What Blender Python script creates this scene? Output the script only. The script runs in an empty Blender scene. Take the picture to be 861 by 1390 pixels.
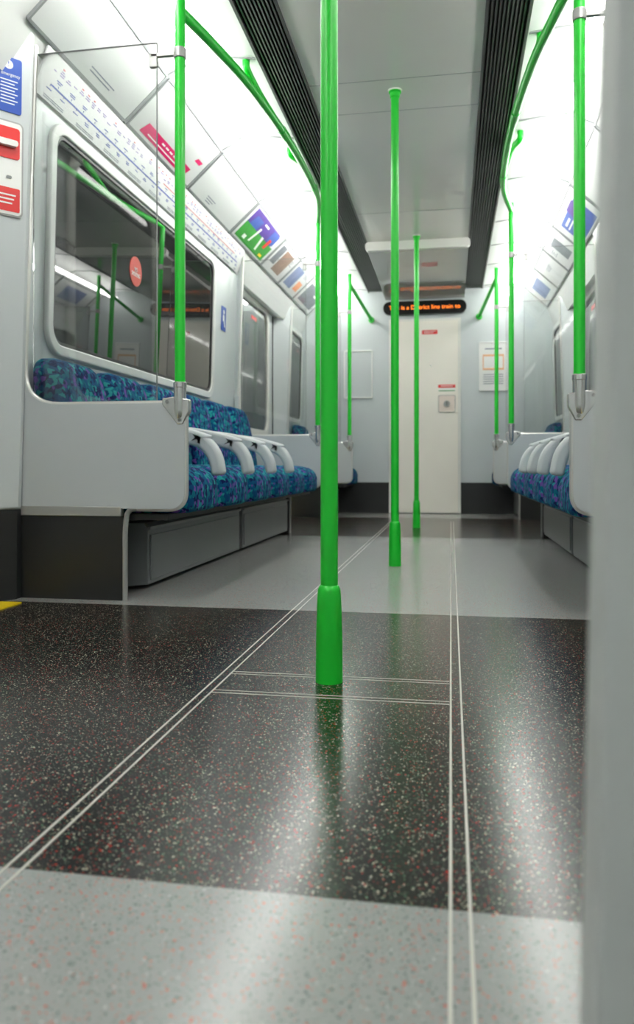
import bpy, bmesh, math, random
from mathutils import Matrix, Vector
random.seed(4)
scene = bpy.context.scene
C = scene.collection
PI = math.pi

# ------------------------------------------------------------------ materials
def S(r, g, b):
    f = lambda v: (v/255/12.92) if v/255 <= .04045 else ((v/255+.055)/1.055)**2.4
    return (f(r), f(g), f(b), 1)

def mat(name, col, rough=.4, metal=0, var=.06, scale=6, bump=0, bscale=80, coat=0, spec=.5, emit=0, ior=1.5):
    m = bpy.data.materials.new(name); m.use_nodes = True
    nt = m.node_tree; p = nt.nodes['Principled BSDF']
    tc = nt.nodes.new('ShaderNodeTexCoord')
    nz = nt.nodes.new('ShaderNodeTexNoise'); nz.inputs['Scale'].default_value = scale; nz.inputs['Detail'].default_value = 3
    nt.links.new(tc.outputs['Object'], nz.inputs['Vector'])
    mx = nt.nodes.new('ShaderNodeMix'); mx.data_type = 'RGBA'
    mx.inputs[6].default_value = tuple(c*(1-var) for c in col[:3])+(1,)
    mx.inputs[7].default_value = tuple(min(1, c*(1+var)) for c in col[:3])+(1,)
    nt.links.new(nz.outputs['Fac'], mx.inputs[0])
    nt.links.new(mx.outputs[2], p.inputs['Base Color'])
    p.inputs['Roughness'].default_value = rough; p.inputs['Metallic'].default_value = metal; p.inputs['IOR'].default_value = ior
    p.inputs['Coat Weight'].default_value = coat; p.inputs['Coat Roughness'].default_value = .08
    p.inputs['Specular IOR Level'].default_value = spec
    if emit:
        p.inputs['Emission Color'].default_value = col; p.inputs['Emission Strength'].default_value = emit
    if bump:
        n2 = nt.nodes.new('ShaderNodeTexNoise'); n2.inputs['Scale'].default_value = bscale
        nt.links.new(tc.outputs['Object'], n2.inputs['Vector'])
        b = nt.nodes.new('ShaderNodeBump'); b.inputs['Strength'].default_value = bump; b.inputs['Distance'].default_value = .002
        nt.links.new(n2.outputs['Fac'], b.inputs['Height']); nt.links.new(b.outputs['Normal'], p.inputs['Normal'])
    return m

M = dict(
    wall=mat('pale_grey_laminate', S(194, 200, 202), .32, var=.02),
    wall_end=mat('end_wall_laminate', S(197, 204, 206), .35, var=.02),
    panel=mat('screen_panel_laminate', S(184, 190, 193), .35, var=.02),
    near=mat('near_partition_grey', S(178, 182, 180), .55, var=.02),
    trim=mat('cream_trim', S(228, 228, 222), .3, var=.02),
    winframe=mat('window_frame_grey', S(210, 212, 210), .32, var=.02),
    alu=mat('light_metal_trim', S(206, 206, 202), .3, metal=.5, var=.03),
    dull=mat('dull_grey_metal', S(168, 169, 167), .35, metal=.5, var=.04),
    cove=mat('white_cove', S(206, 208, 207), .4, var=.02),
    ceil=mat('ceiling_gloss_grey', S(236, 235, 230), .2, var=.01),
    soffit=mat('soffit_gloss', S(184, 184, 180), .008, var=.01, ior=1.95),
    door=mat('cream_door', S(240, 236, 226), .35, var=.02),
    green=mat('green_pole_enamel', S(18, 194, 46), .38, var=.0, coat=.1),
    dark=mat('dark_skirting', S(34, 35, 36), .35, var=.1),
    black=mat('vent_black', S(24, 24, 26), .5, var=.1),
    slat=mat('vent_slat_grey', S(70, 70, 70), .4, var=.08),
    heater=mat('heater_box_grey', S(122, 125, 126), .38, var=.06),
    steel=mat('brushed_steel', S(204, 204, 202), .24, metal=.8, var=.08, scale=40),
    white=mat('white_plastic', S(236, 237, 235), .3, var=.02),
    arm=mat('armrest_pale_grey', S(194, 200, 202), .42, var=.02),
    seam=mat('cove_seam_grey', S(134, 138, 139), .45, var=.02),
    joint=mat('panel_joint', S(158, 160, 159), .5),
    line=mat('floor_line_white', S(182, 180, 172), .4, var=.1, scale=30),
    yellow=mat('threshold_yellow', S(245, 210, 20), .4),
    red=mat('sign_red', S(216, 30, 30), .35, var=.03),
    sticker=mat('sticker_orange_red', S(196, 44, 26), .35, var=.03),
    blue=mat('sign_blue', S(22, 72, 168), .35, var=.03),
    pink=mat('advert_pink', S(214, 14, 100), .35, var=.03),
    purple=mat('advert_purple', S(76, 44, 140), .35, var=.3, scale=22),
    adgreen=mat('advert_green', S(44, 150, 44), .35, var=.2, scale=30),
    adblue=mat('advert_blue', S(52, 84, 164), .35, var=.3, scale=20),
    paleblue=mat('advert_pale_blue', S(104, 118, 160), .35, var=.3, scale=20),
    orange=mat('advert_orange', S(222, 140, 84), .35, var=.1),
    faint=mat('faint_orange_print', S(230, 176, 132), .35, var=.1),
    blush=mat('lock_plate_pale_pink', S(230, 216, 206), .35, var=.03),
    skin=mat('advert_brown', S(132, 104, 86), .4, var=.5, scale=25),
    adgrey=mat('advert_grey', S(104, 110, 118), .4, var=.4, scale=20),
    print=mat('print_grey', S(112, 118, 138), .4, var=.05),
    mapblue=mat('map_blue', S(60, 80, 172), .4, var=.05),
    mapred=mat('map_red', S(206, 76, 98), .4, var=.05),
    mapviolet=mat('map_violet', S(130, 100, 182), .4, var=.05),
    paper=mat('advert_white', S(208, 210, 210), .28, var=.02),
    amber=mat('led_amber', (1, .2, .015, 1), .5, emit=2.0),
    display=mat('display_black', S(10, 10, 11), .2),
    tube=mat('tube_glow', (1, .985, .945, 1), .5, var=0, emit=34),
)
# dark tunnel glass
g = bpy.data.materials.new('dark_window_glass'); g.use_nodes = True
p = g.node_tree.nodes['Principled BSDF']
nz = g.node_tree.nodes.new('ShaderNodeTexNoise'); nz.inputs['Scale'].default_value = 1.5
rp = g.node_tree.nodes.new('ShaderNodeValToRGB')
rp.color_ramp.elements[0].color = (.005, .006, .006, 1); rp.color_ramp.elements[1].color = (.016, .018, .018, 1)
g.node_tree.links.new(nz.outputs['Fac'], rp.inputs['Fac']); g.node_tree.links.new(rp.outputs['Color'], p.inputs['Base Color'])
p.inputs['Roughness'].default_value = .01; p.inputs['IOR'].default_value = 1.75
M['glass_dark'] = g
# clear screen glass
g = bpy.data.materials.new('clear_screen_glass'); g.use_nodes = True
nt = g.node_tree; nt.nodes.clear()
out = nt.nodes.new('ShaderNodeOutputMaterial'); mx = nt.nodes.new('ShaderNodeMixShader')
tr = nt.nodes.new('ShaderNodeBsdfTransparent'); tr.inputs['Color'].default_value = (.95, .96, .955, 1)
gl = nt.nodes.new('ShaderNodeBsdfGlossy'); gl.inputs['Roughness'].default_value = .03
fr = nt.nodes.new('ShaderNodeFresnel'); fr.inputs['IOR'].default_value = 1.6
nt.links.new(fr.outputs[0], mx.inputs[0]); nt.links.new(tr.outputs[0], mx.inputs[1]); nt.links.new(gl.outputs[0], mx.inputs[2])
nt.links.new(mx.outputs[0], out.inputs[0])
M['glass'] = g

def math_node(nt, op, a, b=None):
    n = nt.nodes.new('ShaderNodeMath'); n.operation = op
    for i, v in enumerate((a, b)):
        if v is None: continue
        if isinstance(v, (int, float)): n.inputs[i].default_value = v
        else: nt.links.new(v, n.inputs[i])
    return n.outputs[0]

def mixc(nt, f, a, b):
    n = nt.nodes.new('ShaderNodeMix'); n.data_type = 'RGBA'
    nt.links.new(f, n.inputs[0])
    for i, v in ((6, a), (7, b)):
        if isinstance(v, tuple): n.inputs[i].default_value = v
        else: nt.links.new(v, n.inputs[i])
    return n.outputs[2]

def floor_material():
    m = bpy.data.materials.new('speckled_floor'); m.use_nodes = True
    nt = m.node_tree; p = nt.nodes['Principled BSDF']
    tc = nt.nodes.new('ShaderNodeTexCoord'); sp = nt.nodes.new('ShaderNodeSeparateXYZ')
    nt.links.new(tc.outputs['Object'], sp.inputs[0]); y = sp.outputs['Y']
    band = lambda a, b: math_node(nt, 'MULTIPLY', math_node(nt, 'GREATER_THAN', y, a), math_node(nt, 'LESS_THAN', y, b))
    darkm = math_node(nt, 'MAXIMUM', band(.81, 2.42), band(5.05, 7.0))
    def chips(scale, thr, dens, off):
        mp = nt.nodes.new('ShaderNodeMapping'); mp.inputs['Location'].default_value = (off, off*.7, 0)
        nt.links.new(tc.outputs['Object'], mp.inputs[0])
        v = nt.nodes.new('ShaderNodeTexVoronoi'); v.voronoi_dimensions = '2D'; v.inputs['Scale'].default_value = scale
        nt.links.new(mp.outputs[0], v.inputs['Vector'])
        s = nt.nodes.new('ShaderNodeSeparateColor'); nt.links.new(v.outputs['Color'], s.inputs[0])
        k = math_node(nt, 'MULTIPLY', math_node(nt, 'LESS_THAN', v.outputs['Distance'], math_node(nt, 'MULTIPLY', s.outputs[1], thr)),
                      math_node(nt, 'LESS_THAN', s.outputs[0], dens))
        return k, s.outputs[2]
    k1, r1 = chips(275, .49, .22, 0); k2, r2 = chips(420, .46, .26, 3.3)
    def ramp(fac, stops):
        r = nt.nodes.new('ShaderNodeValToRGB'); r.color_ramp.interpolation = 'CONSTANT'
        e = r.color_ramp.elements
        e[0].position = 0; e[0].color = stops[0][1]; e[1].position = stops[1][0]; e[1].color = stops[1][1]
        for pos, c in stops[2:]:
            q = e.new(pos); q.color = c
        nt.links.new(fac, r.inputs[0]); return r.outputs[0]
    dchip = lambda f: ramp(f, [(0, S(186, 185, 162)), (.32, S(176, 46, 34)), (.56, S(84, 120, 96)), (.80, S(106, 110, 106))])
    lchip = lambda f: ramp(f, [(0, S(184, 80, 64)), (.24, S(86, 100, 100)), (.70, S(110, 124, 123)), (.88, S(170, 174, 170))])
    db = S(22, 22, 23); lb = S(141, 144, 142)
    dc = mixc(nt, k2, mixc(nt, k1, db, dchip(r1)), dchip(r2)); lc = mixc(nt, k2, mixc(nt, k1, lb, lchip(r1)), lchip(r2))
    nt.links.new(mixc(nt, darkm, lc, dc), p.inputs['Base Color'])
    p.inputs['Roughness'].default_value = .205
    p.inputs['Specular IOR Level'].default_value = .42
    n2 = nt.nodes.new('ShaderNodeTexNoise'); n2.inputs['Scale'].default_value = 220
    nt.links.new(tc.outputs['Object'], n2.inputs['Vector'])
    b = nt.nodes.new('ShaderNodeBump'); b.inputs['Strength'].default_value = .06; b.inputs['Distance'].default_value = .001
    nt.links.new(n2.outputs['Fac'], b.inputs['Height']); nt.links.new(b.outputs['Normal'], p.inputs['Normal'])
    return m
M['floor'] = floor_material()

def fabric():
    m = bpy.data.materials.new('blue_moquette'); m.use_nodes = True
    nt = m.node_tree; p = nt.nodes['Principled BSDF']
    tc = nt.nodes.new('ShaderNodeTexCoord')
    nz = nt.nodes.new('ShaderNodeTexNoise'); nz.inputs['Scale'].default_value = 55; nz.inputs['Detail'].default_value = 1
    nt.links.new(tc.outputs['Object'], nz.inputs['Vector'])
    add = nt.nodes.new('ShaderNodeVectorMath'); add.operation = 'MULTIPLY_ADD'
    nt.links.new(nz.outputs['Color'], add.inputs[0]); add.inputs[1].default_value = (.022, .022, .022); nt.links.new(tc.outputs['Object'], add.inputs[2])
    v = nt.nodes.new('ShaderNodeTexVoronoi'); v.inputs['Scale'].default_value = 60
    nt.links.new(add.outputs[0], v.inputs['Vector'])
    s = nt.nodes.new('ShaderNodeSeparateColor'); nt.links.new(v.outputs['Color'], s.inputs[0])
    r = nt.nodes.new('ShaderNodeValToRGB'); r.color_ramp.interpolation = 'CONSTANT'; e = r.color_ramp.elements
    e[0].position = 0; e[0].color = S(12, 30, 80); e[1].position = .26; e[1].color = S(10, 66, 110)
    for pos, c in ((.46, S(8, 100, 120)), (.67, S(36, 140, 144)), (.80, S(98, 70, 148)), (.91, S(12, 78, 120))):
        q = e.new(pos); q.color = c
    nt.links.new(s.outputs[0], r.inputs[0]); nt.links.new(r.outputs[0], p.inputs['Base Color'])
    p.inputs['Roughness'].default_value = .9; p.inputs['Specular IOR Level'].default_value = .12
    return m
M['fabric'] = fabric()

# ------------------------------------------------------------------ helpers
def B(): return bmesh.new()

def wm(o):
    m = o.matrix_basis.copy()
    return wm(o.parent) @ m if o.parent else m

def finish(name, bm, m, parent=None, world=True, bevel=0, segs=3, angle=35):
    bmesh.ops.remove_doubles(bm, verts=bm.verts, dist=1e-6)
    bmesh.ops.recalc_face_normals(bm, faces=bm.faces)
    if parent and world: bm.transform(wm(parent).inverted())
    me = bpy.data.meshes.new(name); bm.to_mesh(me); bm.free()
    me.materials.append(m)
    for q in me.polygons: q.use_smooth = True
    me.set_sharp_from_angle(angle=math.radians(angle))
    o = bpy.data.objects.new(name, me); C.objects.link(o); o.parent = parent
    if bevel:
        b = o.modifiers.new('bevel', 'BEVEL'); b.width = bevel; b.segments = segs; b.limit_method = 'ANGLE'; b.angle_limit = math.radians(40)
    return o

def struct(name, bm, m, **k):
    o = finish(name, bm, m, **k)
    if not o.parent: o['kind'] = 'structure'
    return o

def tag(o, label, cat, group=None):
    o['label'] = label; o['category'] = cat
    if group: o['group'] = group
    return o

def thing(name, label, cat, loc=(0, 0, 0), rotz=0, group=None, matrix=None, kind=None):
    o = bpy.data.objects.new(name, None); C.objects.link(o); o.empty_display_size = .1
    if matrix is not None: o.matrix_basis = matrix
    else: o.matrix_basis = Matrix.Translation(loc) @ Matrix.Rotation(rotz, 4, 'Z')
    if kind: o['kind'] = kind
    else: tag(o, label, cat, group)
    return o

def dup(root, loc, rotz, label, group=None):
    r = root.copy(); C.objects.link(r); r.matrix_basis = Matrix.Translation(loc) @ Matrix.Rotation(rotz, 4, 'Z')
    r['label'] = label
    if group: r['group'] = group
    for ch in [o for o in C.objects if o.parent == root]:
        c = ch.copy(); C.objects.link(c); c.parent = r
        for gch in [o for o in C.objects if o.parent == ch]:
            d = gch.copy(); C.objects.link(d); d.parent = c
    return r

def box(bm, x0, x1, y0, y1, z0, z1):
    bmesh.ops.create_cube(bm, size=1, matrix=Matrix.Translation(((x0+x1)/2, (y0+y1)/2, (z0+z1)/2)) @ Matrix.Diagonal((abs(x1-x0), abs(y1-y0), abs(z1-z0), 1)))

def prism(bm, pts, f0, f1):
    a = [bm.verts.new(f0(*q)) for q in pts]; b = [bm.verts.new(f1(*q)) for q in pts]
    n = len(pts)
    bm.faces.new(a); bm.faces.new(b[::-1])
    for i in range(n): bm.faces.new((a[i], a[(i+1) % n], b[(i+1) % n], b[i]))

def loft(bm, loops):
    L = [[bm.verts.new(q) for q in lp] for lp in loops]; n = len(L[0])
    for a, b in zip(L, L[1:]):
        for i in range(n): bm.faces.new((a[i], a[(i+1) % n], b[(i+1) % n], b[i]))
    bm.faces.new(L[0][::-1]); bm.faces.new(L[-1])

def ring(bm, outer, inner, f0, f1):
    n = len(outer)
    L = [[bm.verts.new(f(*q)) for q in pts] for f in (f0, f1) for pts in (outer, inner)]
    oa, ia, ob, ib = L
    for i in range(n):
        j = (i+1) % n
        bm.faces.new((oa[i], oa[j], ia[j], ia[i])); bm.faces.new((ob[i], ob[j], ib[j], ib[i]))
        bm.faces.new((oa[i], oa[j], ob[j], ob[i])); bm.faces.new((ia[i], ia[j], ib[j], ib[i]))

def rrect(w, h, r, cx=0, cy=0, n=7):
    pts = []
    for sx, sy, a0 in ((1, 1, 0), (-1, 1, PI/2), (-1, -1, PI), (1, -1, 1.5*PI)):
        for i in range(n+1):
            a = a0+PI/2*i/n
            pts.append((cx+sx*(w/2-r)+r*math.cos(a), cy+sy*(h/2-r)+r*math.sin(a)))
    return pts

def fillet(pts, rads, n=8):
    out = [Vector(pts[0])]
    for i in range(1, len(pts)-1):
        p0, p1, p2 = Vector(pts[i-1]), Vector(pts[i]), Vector(pts[i+1]); r = rads[i-1]
        a = p1+(p0-p1).normalized()*r; b = p1+(p2-p1).normalized()*r
        for k in range(n+1):
            t = k/n; out.append(a*(1-t)**2+p1*2*t*(1-t)+b*t*t)
    out.append(Vector(pts[-1])); return out

def smooth_path(pts, n=8):
    P = [Vector(q) for q in pts]; P = [P[0]*2-P[1]]+P+[P[-1]*2-P[-2]]; out = []
    for i in range(1, len(P)-2):
        for k in range(n):
            t = k/n; a, b, c, d = P[i-1:i+3]
            out.append(.5*((2*b)+(c-a)*t+(2*a-5*b+4*c-d)*t*t+(3*b-a-3*c+d)*t**3))
    out.append(P[-2]); return out

def tube(bm, path, r, n=16):
    P = [Vector(q) for q in path]; rings = []; nrm = None
    for i, q in enumerate(P):
        t = (P[min(i+1, len(P)-1)]-P[max(i-1, 0)]).normalized()
        if nrm is None:
            nrm = t.orthogonal().normalized()
        nrm = (nrm-t*nrm.dot(t)).normalized(); bi = t.cross(nrm)
        rr = r[i] if isinstance(r, (list, tuple)) else r
        rings.append([bm.verts.new(q+(nrm*math.cos(2*PI*k/n)+bi*math.sin(2*PI*k/n))*rr) for k in range(n)])
    for a, b in zip(rings, rings[1:]):
        for k in range(n): bm.faces.new((a[k], a[(k+1) % n], b[(k+1) % n], b[k]))
    bm.faces.new(rings[0]); bm.faces.new(rings[-1][::-1])

def lathe(bm, x, y, prof, n=32):
    tube_r = [[bm.verts.new((x+r*math.cos(2*PI*k/n), y+r*math.sin(2*PI*k/n), z)) for k in range(n)] for r, z in prof]
    for a, b in zip(tube_r, tube_r[1:]):
        for k in range(n): bm.faces.new((a[k], a[(k+1) % n], b[(k+1) % n], b[k]))
    bm.faces.new(tube_r[0]); bm.faces.new(tube_r[-1][::-1])

def ribbon(bm, path, th, y0, y1):
    P = [Vector((q[0], q[1])) for q in path]; up, lo = [], []
    for i, q in enumerate(P):
        t = (P[min(i+1, len(P)-1)]-P[max(i-1, 0)]).normalized(); nn = Vector((-t.y, t.x))
        w = th[i] if isinstance(th, list) else th
        up.append(q+nn*w/2); lo.append(q-nn*w/2)
    pts = [tuple(v) for v in up+lo[::-1]]
    prism(bm, pts, lambda x, z: (x, y0, z), lambda x, z: (x, y1, z))

def frame(O, U, V):
    U = Vector(U).normalized(); V = Vector(V).normalized(); N = U.cross(V).normalized()
    return Matrix(((U.x, V.x, N.x, O[0]), (U.y, V.y, N.y, O[1]), (U.z, V.z, N.z, O[2]), (0, 0, 0, 1)))

def slab(name, pts, z0, z1, m, parent):
    bm = B(); prism(bm, pts, lambda x, y: (x, y, z0), lambda x, y: (x, y, z1))
    return finish(name, bm, m, parent, world=False)

def rect(u, v, w, h): return [(u-w/2, v-h/2), (u+w/2, v-h/2), (u+w/2, v+h/2), (u-w/2, v+h/2)]

def multi(name, rects, z0, z1, m, parent):
    bm = B()
    for q in rects: prism(bm, rect(*q), lambda x, y: (x, y, z0), lambda x, y: (x, y, z1))
    return finish(name, bm, m, parent, world=False)

def lettering(body, u, v, z, h, m, parent, width=None, name='lettering'):
    cu = bpy.data.curves.new('text_source', 'FONT'); cu.body = body; cu.size = h; cu.extrude = .0005
    cu.align_x = 'CENTER'; cu.align_y = 'CENTER'; cu.space_line = .85
    t = bpy.data.objects.new('text_source', cu); C.objects.link(t)
    dg = bpy.context.evaluated_depsgraph_get(); dg.update()
    me = bpy.data.meshes.new_from_object(t.evaluated_get(dg))
    bpy.data.objects.remove(t); bpy.data.curves.remove(cu)
    me.materials.clear(); me.materials.append(m); me.name = name
    if width:
        xs = [q.co.x for q in me.vertices]; k = width/(max(xs)-min(xs))
        for q in me.vertices: q.co.x *= k
    o = bpy.data.objects.new(name, me); C.objects.link(o); o.parent = parent; o.location = (u, v, z)
    return o

SIDE = {-1: 'left', 1: 'right'}
YB, YE = -1.3, 7.69           # ends of the car
HC = 2.2                      # ceiling height
VI, VO = .385, .56            # vent inner and outer edge
def wallx(z): return 1.262-.0247*(z-.3)

# ------------------------------------------------------------------ shell
bm = B(); box(bm, -1.45, 1.45, YB-.1, YE+.05, -.04, 0); struct('floor', bm, M['floor'])
bm = B(); box(bm, -VI, VI, YB, YE, HC, HC+.03); ce = struct('ceiling', bm, M['ceil'])
n = 1
for x0, x1, y0, y1 in ((-.2463, -.2427, YB, 6.6), (-.2263, -.2227, YB, 6.6), (.2537, .2573, YB, 6.6), (.2737, .2773, YB, 6.6),
                       (-.222, .253, 1.6695, 1.673), (-.222, .253, 1.652, 1.6548), (-.222, .253, 1.508, 1.5115), (-.222, .253, 1.526, 1.5288)):
    bm = B(); box(bm, x0, x1, y0, y1, -.002, .0006); struct('trim_%d' % n, bm, M['line']); n += 1
for y in (.55, 3.48, 3.79, 5.3):
    bm = B(); box(bm, -VI, VI, y, y+.004, HC-.001, HC+.004); finish('panel_joint', bm, M['joint'], ce)
AY = [(2.80, .78), (3.61, .78), (4.42, .78), (5.23, .78), (5.93, .56), (6.52, .56), (7.20, .74)]
prof = [(VO, HC), (.68, HC+.014), (.82, HC+.012), (.90, HC-.01), (.955, 2.165), (1.165, 1.972), (1.232, 1.79)]
for s in (-1, 1):
    bm = B()
    outl = prof+[(q[0]+.03, q[1]+.03) for q in prof[::-1]]
    prism(bm, outl, lambda c, z: (s*c, YB, z), lambda c, z: (s*c, YE, z))
    cv = struct('trim_%d' % n, bm, M['cove'], angle=30); n += 1
    for y, L in AY:
        bm = B(); y1 = y+L/2+.0145
        sp_ = [(.565, HC-.004), (.68, HC+.009), (.82, HC+.007), (.896, HC-.015), (.950, 2.159), (1.159, 1.965)]
        prism(bm, sp_+[(q[0]+.009, q[1]+.009) for q in sp_[::-1]], lambda c, z: (s*c, y1-.006, z), lambda c, z: (s*c, y1+.006, z))
        finish('panel_seam', bm, M['seam'], cv)
    bm = B()
    for ya, yb in ((2.49, 5.26), (6.93, YE)):
        wp = [(wallx(0), 0), (wallx(1.8), 1.8), (wallx(1.8)+.04, 1.8), (wallx(0)+.04, 0)]
        prism(bm, wp, lambda c, z: (s*c, ya, z), lambda c, z: (s*c, yb, z))
    for ya, yb in ((YB, 2.3), (5.36, 6.82)):
        box(bm, s*1.36, s*1.40, ya, yb, 0, 1.86); box(bm, s*1.23, s*1.36, ya, yb, 1.80, 1.86)
    struct('wall_'+SIDE[s], bm, M['wall'])
    # pillars at the edges of the doorways
    for fp in ([(1.40, 2.20), (1.33, 2.26), (1.17, 2.46), (1.17, 2.485), (1.40, 2.485)],
               [(1.40, 5.265), (1.19, 5.265), (1.19, 5.30), (1.30, 5.42), (1.40, 5.42)],
               [(1.40, 6.925), (1.18, 6.925), (1.18, 6.89), (1.30, 6.76), (1.40, 6.76)]):
        bm = B(); prism(bm, fp, lambda c, y: (s*(c+.05 if c < 1.39 else c), y, .31), lambda c, y: (s*c, y, 1.97))
        struct('trim_%d' % n, bm, M['wall'], bevel=.012); n += 1
        bm = B(); prism(bm, fp, lambda c, y: (s*(c+.055 if c < 1.39 else c), y, 0), lambda c, y: (s*(c+.055 if c < 1.39 else c), y, .31))
        struct('trim_%d' % n, bm, M['dark']); n += 1
    # yellow door threshold
    for ya, yb in ((.85, 2.39), (5.45, 6.74)):
        bm = B(); box(bm, s*1.165, s*1.36, ya, yb, -.001, .004); struct('trim_%d' % n, bm, M['yellow']); n += 1
# end walls
bm = B(); box(bm, -1.45, 1.45, YE, YE+.04, 0, 2.3); struct('wall_end', bm, M['wall_end'])
bm = B(); box(bm, -1.45, 1.45, YB-.04, YB, 0, 2.3); struct('wall_back', bm, M['wall_end'])
for a, b, nm in ((-1.24, -.345, 'left'), (.345, 1.24, 'right')):
    bm = B(); box(bm, a, b, YE-.012, YE, 0, .305); struct('baseboard_'+nm, bm, M['dark'])
# narrow leaning edge of the near partition next to the camera
bm = B(); prism(bm, rrect(.10, .05, .003, .05, .425, n=2), lambda x, y: (.3235+x, y, 0), lambda x, y: (.367+x, y, HC)); struct('wall_near', bm, M['near'], angle=50)
# crossbar and glossy soffit at the far end
bm = B(); prism(bm, rrect(.80, .068, .028, 0, HC-.036), lambda x, z: (x, 5.965, z), lambda x, z: (x, 6.02, z)); struct('trim_%d' % n, bm, M['trim']); n += 1
bm = B(); prism(bm, [(6.02, 2.135), (YE, 2.112), (YE, 2.15), (6.02, 2.15)], lambda y, z: (-.385, y, z), lambda y, z: (.385, y, z)); struct('trim_%d' % n, bm, M['soffit']); n += 1

# ceiling vents
for s in (-1, 1):
    t = thing('ceiling_vent', 'long black slatted air vent in the ceiling along the %s side' % SIDE[s], 'vent', (s*.47, 3.2, HC), group='ceiling vents')
    bm = B(); box(bm, s*VI, s*VO, YB, YE, HC+.04, HC+.06); finish('backing', bm, M['black'], t)
    for c in (VI+.006, VO-.006):
        bm = B(); box(bm, s*(c-.006), s*(c+.006), YB, YE, HC-.006, HC+.045); finish('frame', bm, M['slat'], t)
    bm = B()
    for k in range(9):
        c = VI+.0255+k*.0155; box(bm, s*(c-.0034), s*(c+.0034), YB, YE, HC+.0, HC+.03)
    finish('slats', bm, M['slat'], t)

# fluorescent lights
ORDE = ['first', 'second', 'third', 'fourth', 'fifth', 'sixth', 'seventh']
TZ = 2.13
for s in (-1, 1):
    for i, y in enumerate((7.03, 5.73, 4.43, 3.13, 1.83, .53, -.68)):
        h = .635 if i < 5 else .56
        t = thing('fluorescent_light', '%s glowing white fluorescent tube from the end wall in the %s ceiling cove' % (ORDE[i], SIDE[s]), 'light', (s*.80, y, HC), group='fluorescent lights in the coves')
        bm = B(); tube(bm, [(s*.80, y-h, TZ), (s*.80, y+h, TZ)], .019); finish('tube', bm, M['tube'], t)
        for e in (-1, 1):
            bm = B(); tube(bm, [(s*.80, y+e*h, TZ), (s*.80, y+e*(h+.008), TZ)], .017); box(bm, s*.797, s*.803, y+e*(h+.001), y+e*(h+.007), TZ, HC+.012)
            finish('end_cap', bm, M['white'], t)

# ------------------------------------------------------------------ windows and side doors
def side_frame(s, y, z, off=0): return frame((s*(wallx(z)-off), y, z), (0, -s, 0), (-s*.0247, 0, 1))

wn = 1
for s in (-1, 1):
    for y0, y1 in ((2.67, 4.73), (6.99, 7.64)):
        w = thing('window_%d' % wn, '', '', matrix=side_frame(s, (y0+y1)/2, 1.33), kind='structure'); wn += 1
        W, H = y1-y0, .89
        bm = B(); ring(bm, rrect(W, H, .11), rrect(W-.085, H-.085, .075), lambda x, y: (x, y, -.002), lambda x, y: (x, y, .02)); finish('window_frame', bm, M['winframe'], w, world=False, bevel=.007)
        bm = B(); ring(bm, rrect(W-.08, H-.08, .075), rrect(W-.112, H-.112, .06), lambda x, y: (x, y, 0), lambda x, y: (x, y, .012)); finish('rubber_seal', bm, M['dark'], w, world=False)
        slab('pane', rrect(W-.09, H-.09, .07), .001, .006, M['glass_dark'], w)
dn = 2
for s in (-1, 1):
    for y0, y1 in ((.86, 2.24), (5.46, 6.72)):
        d = thing('door_%d' % dn, '', '', matrix=frame((s*1.34, (y0+y1)/2, .9), (0, -s, 0), (0, 0, 1)), kind='structure'); dn += 1
        W = y1-y0; w2 = .98; cx = (0 if y0 < 5 else s*.06); cy = .36
        slab('door_leaf', rect(0, 0, W, 1.79), .0, .03, M['wall'], d)
        bm = B(); ring(bm, rrect(w2, 1.10, .15, cx, cy), rrect(w2-.11, .99, .11, cx, cy), lambda x, y: (x, y, .03), lambda x, y: (x, y, .05)); finish('window_frame', bm, M['trim'], d, world=False, bevel=.006)
        slab('pane', rrect(w2-.10, 1.0, .115, cx, cy), .0301, .036, M['glass_dark'], d)
        for k in (-1, 1): multi('edge_seal', [(k*(W/2-.012), 0, .02, 1.79)], .03, .036, M['dark'], d)
        if y0 > 5:
            multi('red_notice', [(cx, .75, .16, .03)], .037, .039, M['red'], d)

# end door
d = thing('door_1', '', '', matrix=frame((.0, YE, .95), (1, 0, 0), (0, 0, 1)), kind='structure')
slab('door_leaf', rect(0, .0, .65, 1.88), .0, .03, M['door'], d)
bm = B(); ring(bm, rect(0, .01, .70, 1.91), rect(0, .0, .655, 1.885), lambda x, y: (x, y, 0), lambda x, y: (x, y, .022)); finish('door_frame', bm, M['trim'], d, world=False)
slab('lock_plate', rrect(.16, .165, .012, .215, .125), .03, .036, M['blush'], d)
bm = B(); ring(bm, rrect(.163, .168, .013, .215, .125), rrect(.154, .159, .01, .215, .125), lambda x, y: (x, y, .03), lambda x, y: (x, y, .038)); finish('plate_rim', bm, M['joint'], d, world=False)
bm = B(); bmesh.ops.create_cone(bm, cap_ends=True, segments=24, radius1=.032, radius2=.029, depth=.014, matrix=Matrix.Translation((.215, .125, .042))); finish('lock_ring', bm, M['joint'], d, world=False)
slab('lock_knob', rrect(.012, .044, .005, .215, .125), .047, .056, M['heater'], d)
slab('warning_label', rrect(.165, .03, .004, .215, .297), .03, .032, M['red'], d)
slab('instruction_label', rrect(.165, .03, .004, .215, .262), .03, .032, M['white'], d)
multi('green_band', [(.215, .253, .155, .008)], .032, .0328, M['adgreen'], d)
multi('label_print', [(.215, .299, .12, .006)], .032, .0328, M['white'], d)
slab('top_label', rrect(.15, .04, .004, .05, .83), .03, .032, M['red'], d)
for k in (0, 1): multi('label_print', [(.05-.01*k, .837-.014*k, .12-.03*k, .005)], .032, .0328, M['white'], d)
multi('keyhole', [(.06, .5, .012, .02)], .03, .033, M['steel'], d)

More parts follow.
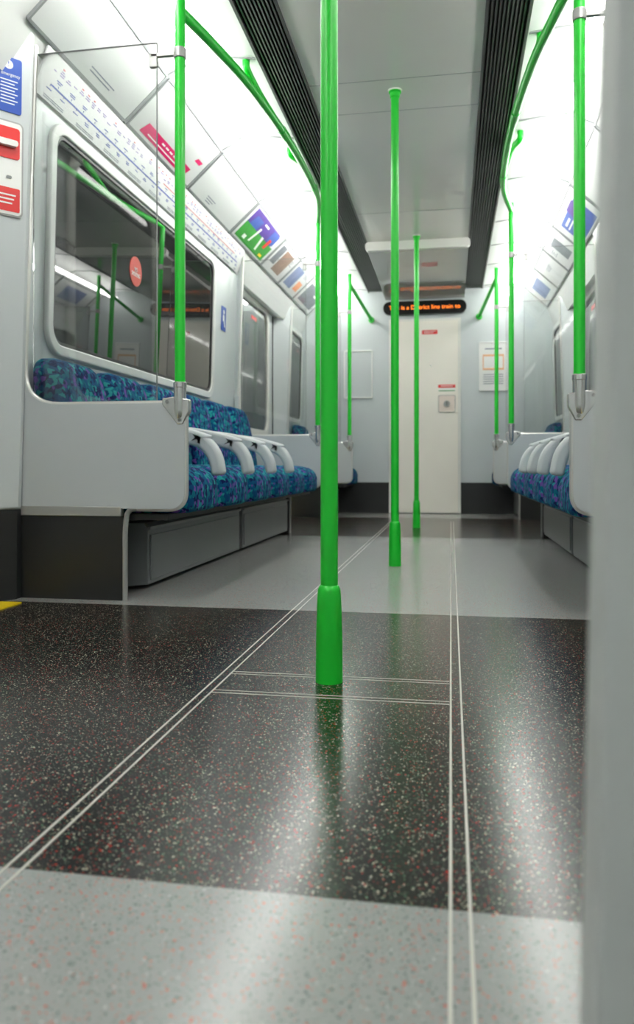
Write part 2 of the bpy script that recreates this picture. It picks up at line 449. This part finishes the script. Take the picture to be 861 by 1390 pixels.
# destination display
t = thing('led_display', 'black pill shaped scrolling display with amber text above the end door', 'display', matrix=frame((0, YE, 2.022), (1, 0, 0), (0, 0, 1)))
slab('housing', rrect(.81, .13, .062), .0, .05, M['display'], t)
lettering('This is a District line train to', 0, 0, .0515, .056, M['amber'], t, width=.69)

# framed notices on the end wall
t = thing('notice_frame', 'pale blank framed notice on the end wall left of the door', 'notice', matrix=frame((-.658, YE, 1.383), (1, 0, 0), (0, 0, 1)), group='framed notices on the end wall')
slab('board', rect(0, 0, .28, .47), 0, .006, M['wall_end'], t)
bm = B(); ring(bm, rrect(.29, .48, .015), rrect(.265, .455, .008), lambda x, y: (x, y, 0), lambda x, y: (x, y, .014)); finish('frame', bm, M['white'], t, world=False)
t = thing('notice_frame', 'white framed poster with faint orange print on the end wall right of the door', 'notice', matrix=frame((.66, YE, 1.435), (1, 0, 0), (0, 0, 1)), group='framed notices on the end wall')
slab('board', rect(0, 0, .26, .46), 0, .006, M['white'], t)
bm = B(); ring(bm, rrect(.275, .475, .015), rrect(.25, .45, .008), lambda x, y: (x, y, 0), lambda x, y: (x, y, .014)); finish('frame', bm, M['white'], t, world=False)
bm = B(); ring(bm, rect(0, .04, .20, .15), rect(0, .04, .182, .115), lambda x, y: (x, y, .006), lambda x, y: (x, y, .008)); finish('orange_print', bm, M['faint'], t, world=False)
for k in range(5): multi('print_line', [(0, -.08-.022*k, .19, .006)], .006, .008, M['print'], t)
multi('heading', [(0, .17, .16, .012)], .006, .008, M['print'], t)

# ------------------------------------------------------------------ centre poles
RP = .0185
for y, lab in ((1.63, 'thick green floor to ceiling pole standing nearest the camera'), (3.59, 'middle one of the three green centre poles, its foot on pale floor'),
               (5.87, 'farthest green centre pole in front of the end door')):
    t = thing('grab_pole', lab, 'pole', (0, y, 0), group='centre poles')
    bm = B(); lathe(bm, 0, y, [(RP, .19), (RP, HC-.012)]); finish('pole', bm, M['green'], t)
    bm = B(); lathe(bm, 0, y, [(.029, 0), (.028, .10), (.026, .17), (.0245, .195), (.021, .204), (RP, .206)]); finish('sleeve', bm, M['green'], t)
    bm = B(); lathe(bm, 0, y, [(.020, HC-.034), (.0225, HC-.032), (.0235, HC-.014), (.029, HC-.011), (.029, HC-.006)]); finish('ceiling_collar', bm, M['green'], t)
    bm = B(); lathe(bm, 0, y, [(.032, HC-.006), (.032, HC)]); finish('gasket', bm, M['trim'], t)

# ------------------------------------------------------------------ draught screens
SCR = [(2.5, 'near', 1), (5.25, 'middle', -1), (6.94, 'far', 1)]
CP = .648
RAIL = [(CP, 2.5, 2.0), (.616, 2.78, 2.03), (.572, 3.21, 2.06), (.544, 3.94, 2.10), (.565, 4.74, 2.14), (CP, 5.25, 2.15)]
RS = smooth_path(RAIL)
def rail_at(y): return min(RS, key=lambda q: abs(q.y-y))
for s in (-1, 1):
    sd = SIDE[s]
    for Y, w, din in SCR:
        where = {'near': 'nearest the camera', 'middle': 'past the long bench', 'far': 'nearest the end wall'}[w]
        t = thing('draught_screen', 'pale grey seat end screen with glass top on the %s, %s' % (sd, where), 'screen', (s*.95, Y, 0), group='draught screens')
        f = lambda dy: (lambda c, z: (s*c, Y+dy, z))
        edge = fillet([(1.21, .95, 0), (1.223, .674, 0), (.628, .674, 0), (.628, .315, 0), (.9, .315, 0)], [.14, .035, .06])
        out = [(1.25, .315), (1.235, .95)]+[(q.x, q.y) for q in edge]
        bm = B(); prism(bm, out, f(-.012), f(.012)); finish('lower_panel', bm, M['panel'], t)
        path = fillet([(1.178, 1.93, 0), (1.223, .674, 0), (.628, .674, 0), (.628, .315, 0), (.80, .315, 0)], [.14, .035, .06])
        bm = B(); tube(bm, [(s*q.x, Y, q.y) for q in path], .0098, 10); finish('edge_trim', bm, M['alu'], t)
        path = fillet([(.80, .315, 0), (.835, .313, 0), (.846, .25, 0), (.846, 0, 0)], [.025, .03])
        bm = B(); tube(bm, [(s*q.x, Y, q.y) for q in path], .0094, 10); finish('base_trim', bm, M['dull'], t)
        bm = B(); box(bm, s*.855, s*1.25, Y-.014, Y+.014, .288, .322); finish('metal_band', bm, M['dull'], t, bevel=.003)
        bm = B(); box(bm, s*.85, s*1.25, Y-.008, Y+.008, 0, .29); finish('kick_panel', bm, M['dark'], t)
        bm = B(); box(bm, s*.73, s*1.185, Y-.003, Y+.003, .68, 1.90); finish('glass_pane', bm, M['glass'], t)
        bm = B(); box(bm, s*.729, s*.731, Y-.0035, Y+.0035, .68, 1.90); finish('glass_edge', bm, M['heater'], t)
        bm = B(); box(bm, s*.732, s*1.18, Y-.0035, Y+.0035, 1.899, 1.901); finish('glass_edge', bm, M['heater'], t)
        bm = B(); box(bm, s*(CP+.016), s*.752, Y-.007, Y+.007, 1.849, 1.863); box(bm, s*.727, s*.755, Y-.007, Y+.007, 1.815, 1.863)
        lathe(bm, s*CP, Y, [(.0215, 1.838), (.0215, 1.873)], 20); finish('clip', bm, M['dull'], t, bevel=.003)
        bm = B(); prism(bm, [(.612, .684), (.612, .645), (.633, .600), (.653, .600), (.707, .668), (.707, .69), (.655, .695)], f(-.0145), f(.0145)); finish('corner_plate', bm, M['steel'], t, bevel=.004)
        for bc, bz in ((.688, .678), (.644, .616)):
            bm = B(); tube(bm, [(s*bc, Y-.0145, bz), (s*bc, Y-.0185, bz)], .006, 12); finish('bolt', bm, M['heater'], t)
        # the pole of the screen
        p = thing('grab_pole', 'green upright pole on the %s seat end screen %s' % (sd, where), 'pole', (s*CP, Y, .60), group='poles on the seat end screens')
        bm = B(); lathe(bm, s*CP, Y, [(.0175, .66), (.0175, HC)]); finish('pole', bm, M['green'], p)
        bm = B(); lathe(bm, s*CP, Y, [(.013, .618), (.018, .626), (.021, .65), (.021, .725), (.0225, .727), (.0225, .742), (.019, .745)]); finish('socket', bm, M['steel'], p)
    # overhead rail
    t = thing('handrail', 'long bowed green overhead handrail above the %s bench' % sd, 'handrail', (s*.6, 3.9, 2.0), group='overhead handrails')
    bm = B(); tube(bm, [(s*q.x, q.y, q.z) for q in RS], .0185); finish('rail', bm, M['green'], t)
    for y in (3.22, 4.14):
        e = rail_at(y+.40); q = rail_at(y+.22)
        pth = smooth_path([(s*.612, y, HC+.004), (s*.609, y+.015, 2.165), (s*(q.x+.03), y+.17, q.z+.05), (s*e.x, e.y, e.z)], 8)
        bm = B(); tube(bm, pth, .0165); finish('bracket', bm, M['green'], t)
        a, b = rail_at(e.y-.03), rail_at(e.y+.09)
        bm = B(); tube(bm, [(s*a.x, a.y, a.z), (s*b.x, b.y, b.z)], .0215); finish('bracket_sleeve', bm, M['green'], t)
    t = thing('handrail', 'short green overhead handrail running to the end wall on the %s' % sd, 'handrail', (s*.58, 7.3, 1.95), group='overhead handrails')
    bm = B(); tube(bm, [(s*CP, 6.94, 2.11), (s*.53, YE-.04, 1.93), (s*.525, YE, 1.92)], .0165); finish('rail', bm, M['green'], t)
    bm = B(); tube(bm, [(s*.525, YE-.02, 1.92), (s*.525, YE, 1.92)], .03); finish('flange', bm, M['green'], t)

# ------------------------------------------------------------------ seats
PITCH = .4515
def make_seat(label, group, loc, rz, arm):
    t = thing('bench_seat', label, 'seat', loc, rz, group)
    W = PITCH-.020
    # cushion: stacked outlines, domed top, rounded front
    bm = B(); loops = []
    for z, i in ((.296, .022), (.303, .006), (.32, 0), (.386, 0), (.412, .009), (.434, .026), (.451, .052), (.463, .10), (.468, .16)):
        loops.append([(x+.022*max(0, 1-(y/(W/2))**2)*(1 if x > .4 else 0), y, z-.06*max(0, .30-x)*(1 if z > .39 else 0)) for x, y in rrect(.545-2*i, W-2*i, max(.08-i*.35, .012), .3145, 0, n=9)])
    loft(bm, loops); finish('cushion', bm, M['fabric'], t, world=False, angle=60)
    # backrest: rounded shoulders, flat padded front, leaning back
    W = PITCH-.024
    bm = B(); loops = []
    for x, i in ((.0, .02), (.008, .004), (.018, 0), (.058, 0), (.076, .006), (.090, .018), (.099, .036), (.104, .07), (.106, .12)):
        loops.append([(x+.095*(1-(z-.40)/.46), y, z) for y, z in rrect(W-2*i, .455-2*i, max(.10-i*.5, .03), 0, .6285, n=11)])
    loft(bm, loops); finish('backrest', bm, M['fabric'], t, world=False, angle=60)
    if arm:
        bm = B(); pth = fillet([(.05, .625, 0), (.42, .598, 0), (.572, .545, 0), (.590, .425, 0)], [.14, .09])
        th = [.068-.018*i/(len(pth)-1) for i in range(len(pth))]
        ribbon(bm, [(q.x, q.y) for q in pth], th, PITCH/2-.064, PITCH/2-.002); finish('armrest', bm, M['arm'], t, world=False, bevel=.015, segs=4)
    return t
ORD = ['nearest', 'second nearest', 'third nearest', 'fourth nearest', 'second farthest', 'farthest']
Y0 = 2.521
first = {}
for s in (-1, 1):
    sd = SIDE[s]; rz = 0 if s < 0 else PI
    for k in range(6):
        yc = Y0+PITCH*(k+.5)
        arm = (k < 4) if s < 0 else (0 < k < 5)
        lab = '%s blue patterned seat from the camera on the long %s bench' % (ORD[k], sd)
        grp = 'seats on the long %s bench' % sd
        if arm in first: dup(first[arm], (s*1.235, yc, 0), rz, lab, grp)
        else: first[arm] = make_seat(lab, grp, (s*1.235, yc, 0), rz, arm)
    dup(first[False], (s*1.235, 7.315, 0), rz, 'lone blue patterned seat beside the end wall on the %s' % sd, 'single seats by the end wall')
    for ya, yb, lab in ((2.52, 5.235, 'dark plinth with grey heater boxes under the long %s bench' % sd), (6.96, 7.66, 'dark plinth under the lone seat by the end wall on the %s' % sd)):
        t = thing('seat_plinth', lab, 'seat base', (s*1.0, (ya+yb)/2, 0))
        bm = B(); box(bm, s*.95, s*1.24, ya, yb, 0, .275); finish('plinth', bm, M['dark'], t)
        bm = B(); box(bm, s*.70, s*1.23, ya, yb, .275, .295); finish('seat_rail', bm, M['black'], t)
        bx = ((2.72, 3.98), (4.04, 5.2)) if ya < 5 else ((ya+.02, yb-.02),)
        for a, b in bx:
            bm = B(); prism(bm, [(.95, .01), (.852, .02), (.852, .225), (.868, .25), (.95, .25)], lambda c, z: (s*c, a, z), lambda c, z: (s*c, b, z))
            h = finish('heater_box', bm, M['heater'], t, bevel=.004)
            bm = B(); box(bm, s*.846, s*.853, a+.02, b-.02, .035, .205); finish('face_panel', bm, M['heater'], h, bevel=.003)
            bm = B(); box(bm, s*.843, s*.853, a, b, .225, .236); finish('lip', bm, M['heater'], h)

# ------------------------------------------------------------------ signs
for s in (-1, 1):
    sd = SIDE[s]
    # emergency signs on the slanted pillar face
    def pf(u, z):
        lean = .05*(1-(z-.31)/1.66)
        A = Vector((-1.33-lean, 2.26, z)); Bv = Vector((-1.17-lean, 2.46, z))
        return A+(Bv-A)*(u/.256)
    if s < 0:
        U = Vector((.16, .20, 0)); V = Vector((.0301, 0, 1))
        V = (V-U.normalized()*V.dot(U.normalized()))
        t = thing('emergency_sign', 'blue emergency notice on the pillar beside the left doorway', 'sign', matrix=frame(pf(.186, 1.752), U, V))
        slab('board', rrect(.082, .185, .008), .0, .004, M['blue'], t)
        bm = B(); bmesh.ops.create_circle(bm, cap_ends=True, segments=24, radius=.015, matrix=Matrix.Translation((-.004, .067, .0048))); finish('symbol_disc', bm, M['white'], t, world=False)
        lettering('!', -.004, .067, .0052, .026, M['blue'], t, name='symbol')
        lettering('emergency', .003, .034, .0045, .016, M['white'], t, width=.064)
        for k in range(8): multi('print_line', [(-.002-.004*(k % 2), .014-.011*k, .058-.012*(k % 2), .0034)], .004, .0047, M['white'], t)
        t = thing('alarm_handle', 'white alarm unit with red handle below the blue emergency notice', 'alarm', matrix=frame(pf(.180, 1.47), U, V))
        slab('plate', rrect(.106, .31, .014), .0, .008, M['white'], t)
        bm = B(); ring(bm, rrect(.118, .322, .018), rrect(.104, .308, .013), lambda x, y: (x, y, 0), lambda x, y: (x, y, .006)); finish('surround', bm, M['joint'], t, world=False)
        slab('red_surround', rrect(.090, .105, .01, 0, .085), .008, .011, M['red'], t)
        slab('handle', rrect(.066, .02, .008, 0, .08), .011, .03, M['white'], t)
        slab('screw_cover', rrect(.018, .010, .004, .01, -.03), .0078, .010, M['seam'], t)
        slab('red_label', rrect(.094, .08, .005, 0, -.105), .008, .0095, M['red'], t)
        for k in range(3): multi('print_line', [(0, -.09-.014*k, .066-.012*k, .005)], .0095, .0102, M['white'], t)
    # route map strip
    V = Vector((s*(1.160-1.228), 0, .18))
    t = thing('route_map', 'long white route map strip with fine coloured print above the %s window' % sd, 'map', matrix=frame((s*1.19, 3.88, 1.885), (0, -s, 0), V), group='route map strips')
    slab('board', rrect(2.66, .165, .006), .0, .006, M['paper'], t)
    multi('route_line', [(0, -.022, 2.5, .006)], .006, .0068, M['mapblue'], t)
    multi('branch_line', [(.5, .012, 1.3, .004)], .006, .0068, M['mapred'], t)
    def P(nm, rects, c0):
        o = multi(nm, rects, .006, .0069, M[c0], t); o['kind'] = 'stuff'
    xs = [-1.25+.05*k for k in range(51)]
    P('station_ticks', [(x, -.017+(.006 if k % 2 else -.009), .003, .007) for k, x in enumerate(xs)], 'mapblue')
    P('station_names', [(x+random.uniform(-.003, .003), (.0 if k % 2 else -.040)-.0070*(j if not k % 2 else -j), random.uniform(.022, .040), .0036) for k, x in enumerate(xs) for j in range(random.choice((1, 2)))], 'mapblue')
    P('interchange_notes', [(x, .030+.008*j, random.uniform(.016, .036), .0034) for k, x in enumerate(xs) for j in range(3) if random.random() < .6], 'mapviolet')
    P('interchange_marks', [(x, .056, .014, .005) for x in xs if random.random() < .5], 'mapred')
    P('footnotes', [(x, -.066-.007*j, .044, .003) for k, x in enumerate(xs) for j in range(2) if k % 5 < 3], 'print')
    # blue priority stickers
    t = thing('sticker', 'small blue priority seat sticker on the %s wall past the long window' % sd, 'sticker', matrix=side_frame(s, 4.95, 1.44, .001), group='priority seat stickers')
    slab('backing', rrect(.10, .16, .008), 0, .003, M['blue'], t)
    bm = B(); prism(bm, [(.0+.014*math.cos(a*PI/8), .045+.014*math.sin(a*PI/8)) for a in range(16)], lambda x, y: (x, y, .003), lambda x, y: (x, y, .004))
    prism(bm, [(-.018, .025), (.008, .025), (.014, -.01), (.03, -.05), (.015, -.055), (0, -.015), (-.02, -.015)], lambda x, y: (x, y, .003), lambda x, y: (x, y, .004))
    finish('figure_symbol', bm, M['white'], t, world=False)
# no smoking roundel on the left window
t = thing('sticker', 'round red no smoking sticker on the left window pane', 'sticker', matrix=side_frame(-1, 3.49, 1.39, .007))
slab('disc', [(.070*math.cos(a*PI/24), .070*math.sin(a*PI/24)) for a in range(48)], 0, .002, M['sticker'], t)
lettering('NO\nSMOKING', 0, -.004, .0025, .028, M['white'], t, width=.095)

# adverts in the cove, flush and edge to edge
AV = (1.165-.955, 2.165-1.972)
def advert(s, k, lab, items):
    y, L = AY[k]
    t = thing('advert_panel', lab, 'advert', matrix=frame((s*1.06, y, 2.0685), (0, -s, 0), (-s*AV[0], 0, AV[1])), group='adverts in the %s cove' % SIDE[s])
    slab('board', rrect(L, .262, .006), .001, .008, M['paper'], t)
    bm = B(); ring(bm, rrect(L+.012, .276, .01), rrect(L-.006, .254, .006), lambda x, y: (x, y, .0), lambda x, y: (x, y, .012)); finish('frame', bm, M['seam'], t, world=False)
    for q, (nm, m_, rs) in enumerate(items):
        for r in rs:
            bm = B(); sh = r[4] if len(r) > 4 else 0
            prism(bm, [(a+sh*(b-r[1]), b) for a, b in rect(*r[:4])], lambda x, y: (x, y, .008), lambda x, y: (x, y, .0088+.0004*q)); finish(nm, bm, M[m_], t, world=False)
def lines(u, v, w, nn, dv=.014): return ('print_line', 'print', [(u-.01*(k % 3), v-dv*k, w-.03*(k % 3), .005) for k in range(nn)])
advert(-1, 0, 'white advert panel nearest the camera in the left cove', [lines(.1, -.08, .2, 2)])
advert(-1, 1, 'white advert panel with pink bands in the left cove', [('pink_band', 'pink', [(.0, -.085, .56, .056, .4), (.30, .0, .07, .022, .8)]), ('white_lettering_bar', 'white', [(-.06+.05*k, -.076, .036, .009) for k in range(6)]+[(-.04, -.097, .36, .006)])])
advert(-1, 2, 'plain white advert panel between the pink and green ones on the left', [lines(-.1, -.08, .14, 3)])
advert(-1, 3, 'advert with green field and purple picture in the left cove', [('purple_picture', 'purple', [(-.03, .055, .62, .12)]), ('blue_picture', 'adblue', [(-.2, .03, .16, .1, .3), (.22, .06, .16, .09)]), ('green_field', 'adgreen', [(0, -.055, .68, .12)]), ('white_figure', 'white', [(-.08, -.02, .03, .12, .3), (.08, -.04, .04, .10, -.4), (-.2, -.08, .06, .03), (-.02, .08, .1, .014)]), ('red_mark', 'red', [(.2, .0, .05, .08, .2)]), ('yellow_mark', 'yellow', [(.25, -.09, .07, .02)])])
advert(-1, 4, 'advert with brown portrait picture beyond the green one on the left', [('brown_picture', 'skin', [(.04, 0, .24, .19)]), ('grey_picture', 'adgrey', [(-.17, .02, .12, .16)]), lines(.2, .07, .08, 4)])
advert(-1, 5, 'advert with pale blue and orange print over the left far doorway', [('blue_picture', 'paleblue', [(-.1, 0, .24, .19)]), ('orange_print', 'orange', [(.15, -.03, .14, .09)]), lines(.15, .09, .14, 3)])
advert(-1, 6, 'grey picture advert nearest the end wall in the left cove', [('grey_picture', 'adgrey', [(0, 0, .56, .19)]), ('white_print', 'white', [(.1, .03, .1, .02)])])
advert(1, 0, 'advert with orange and brown picture nearest the camera in the right cove', [('brown_picture', 'skin', [(.1, 0, .34, .22)]), ('orange_print', 'orange', [(-.2, -.03, .22, .14)]), lines(-.2, .1, .2, 3)])
advert(1, 1, 'white advert panel with brown portrait strip in the right cove', [('brown_picture', 'skin', [(-.1, -.03, .3, .16)]), lines(.2, -.06, .2, 3)])
advert(1, 2, 'plain white advert panel in the middle of the right cove', [lines(.1, -.09, .12, 2)])
advert(1, 3, 'advert with blue and purple picture in the right cove', [('blue_picture', 'adblue', [(0, -.02, .56, .19)]), ('purple_picture', 'purple', [(.1, .02, .2, .13, .3)]), ('white_print', 'white', [(-.14, .04, .16, .016), (-.14, .01, .2, .01)])])
advert(1, 4, 'pale advert with grey portrait picture beyond the blue one on the right', [('grey_picture', 'adgrey', [(.02, 0, .2, .17)]), lines(-.18, .05, .1, 4)])
advert(1, 5, 'plain pale advert over the right far doorway', [lines(0, .03, .2, 3)])
advert(1, 6, 'pale blue picture advert nearest the end wall in the right cove', [('blue_picture', 'paleblue', [(0, 0, .4, .16)])])

# ------------------------------------------------------------------ world and camera
w = bpy.data.worlds.new('tunnel'); scene.world = w; w.use_nodes = True
w.node_tree.nodes['Background'].inputs['Color'].default_value = (.02, .022, .024, 1)
cd = bpy.data.cameras.new('camera'); cam = bpy.data.objects.new('camera', cd); C.objects.link(cam)
cam.location = (.256, 0, .457); cam.rotation_euler = (PI/2, 0, math.atan(182/1050))
cd.sensor_fit = 'HORIZONTAL'; cd.sensor_width = 36; cd.lens = 1050/861*36
cd.shift_y = -61/861; cd.clip_start = .01
cd.dof.use_dof = True; cd.dof.focus_distance = 2.0; cd.dof.aperture_fstop = 6.6
scene.camera = cam
scene.view_settings.view_transform = 'Standard'
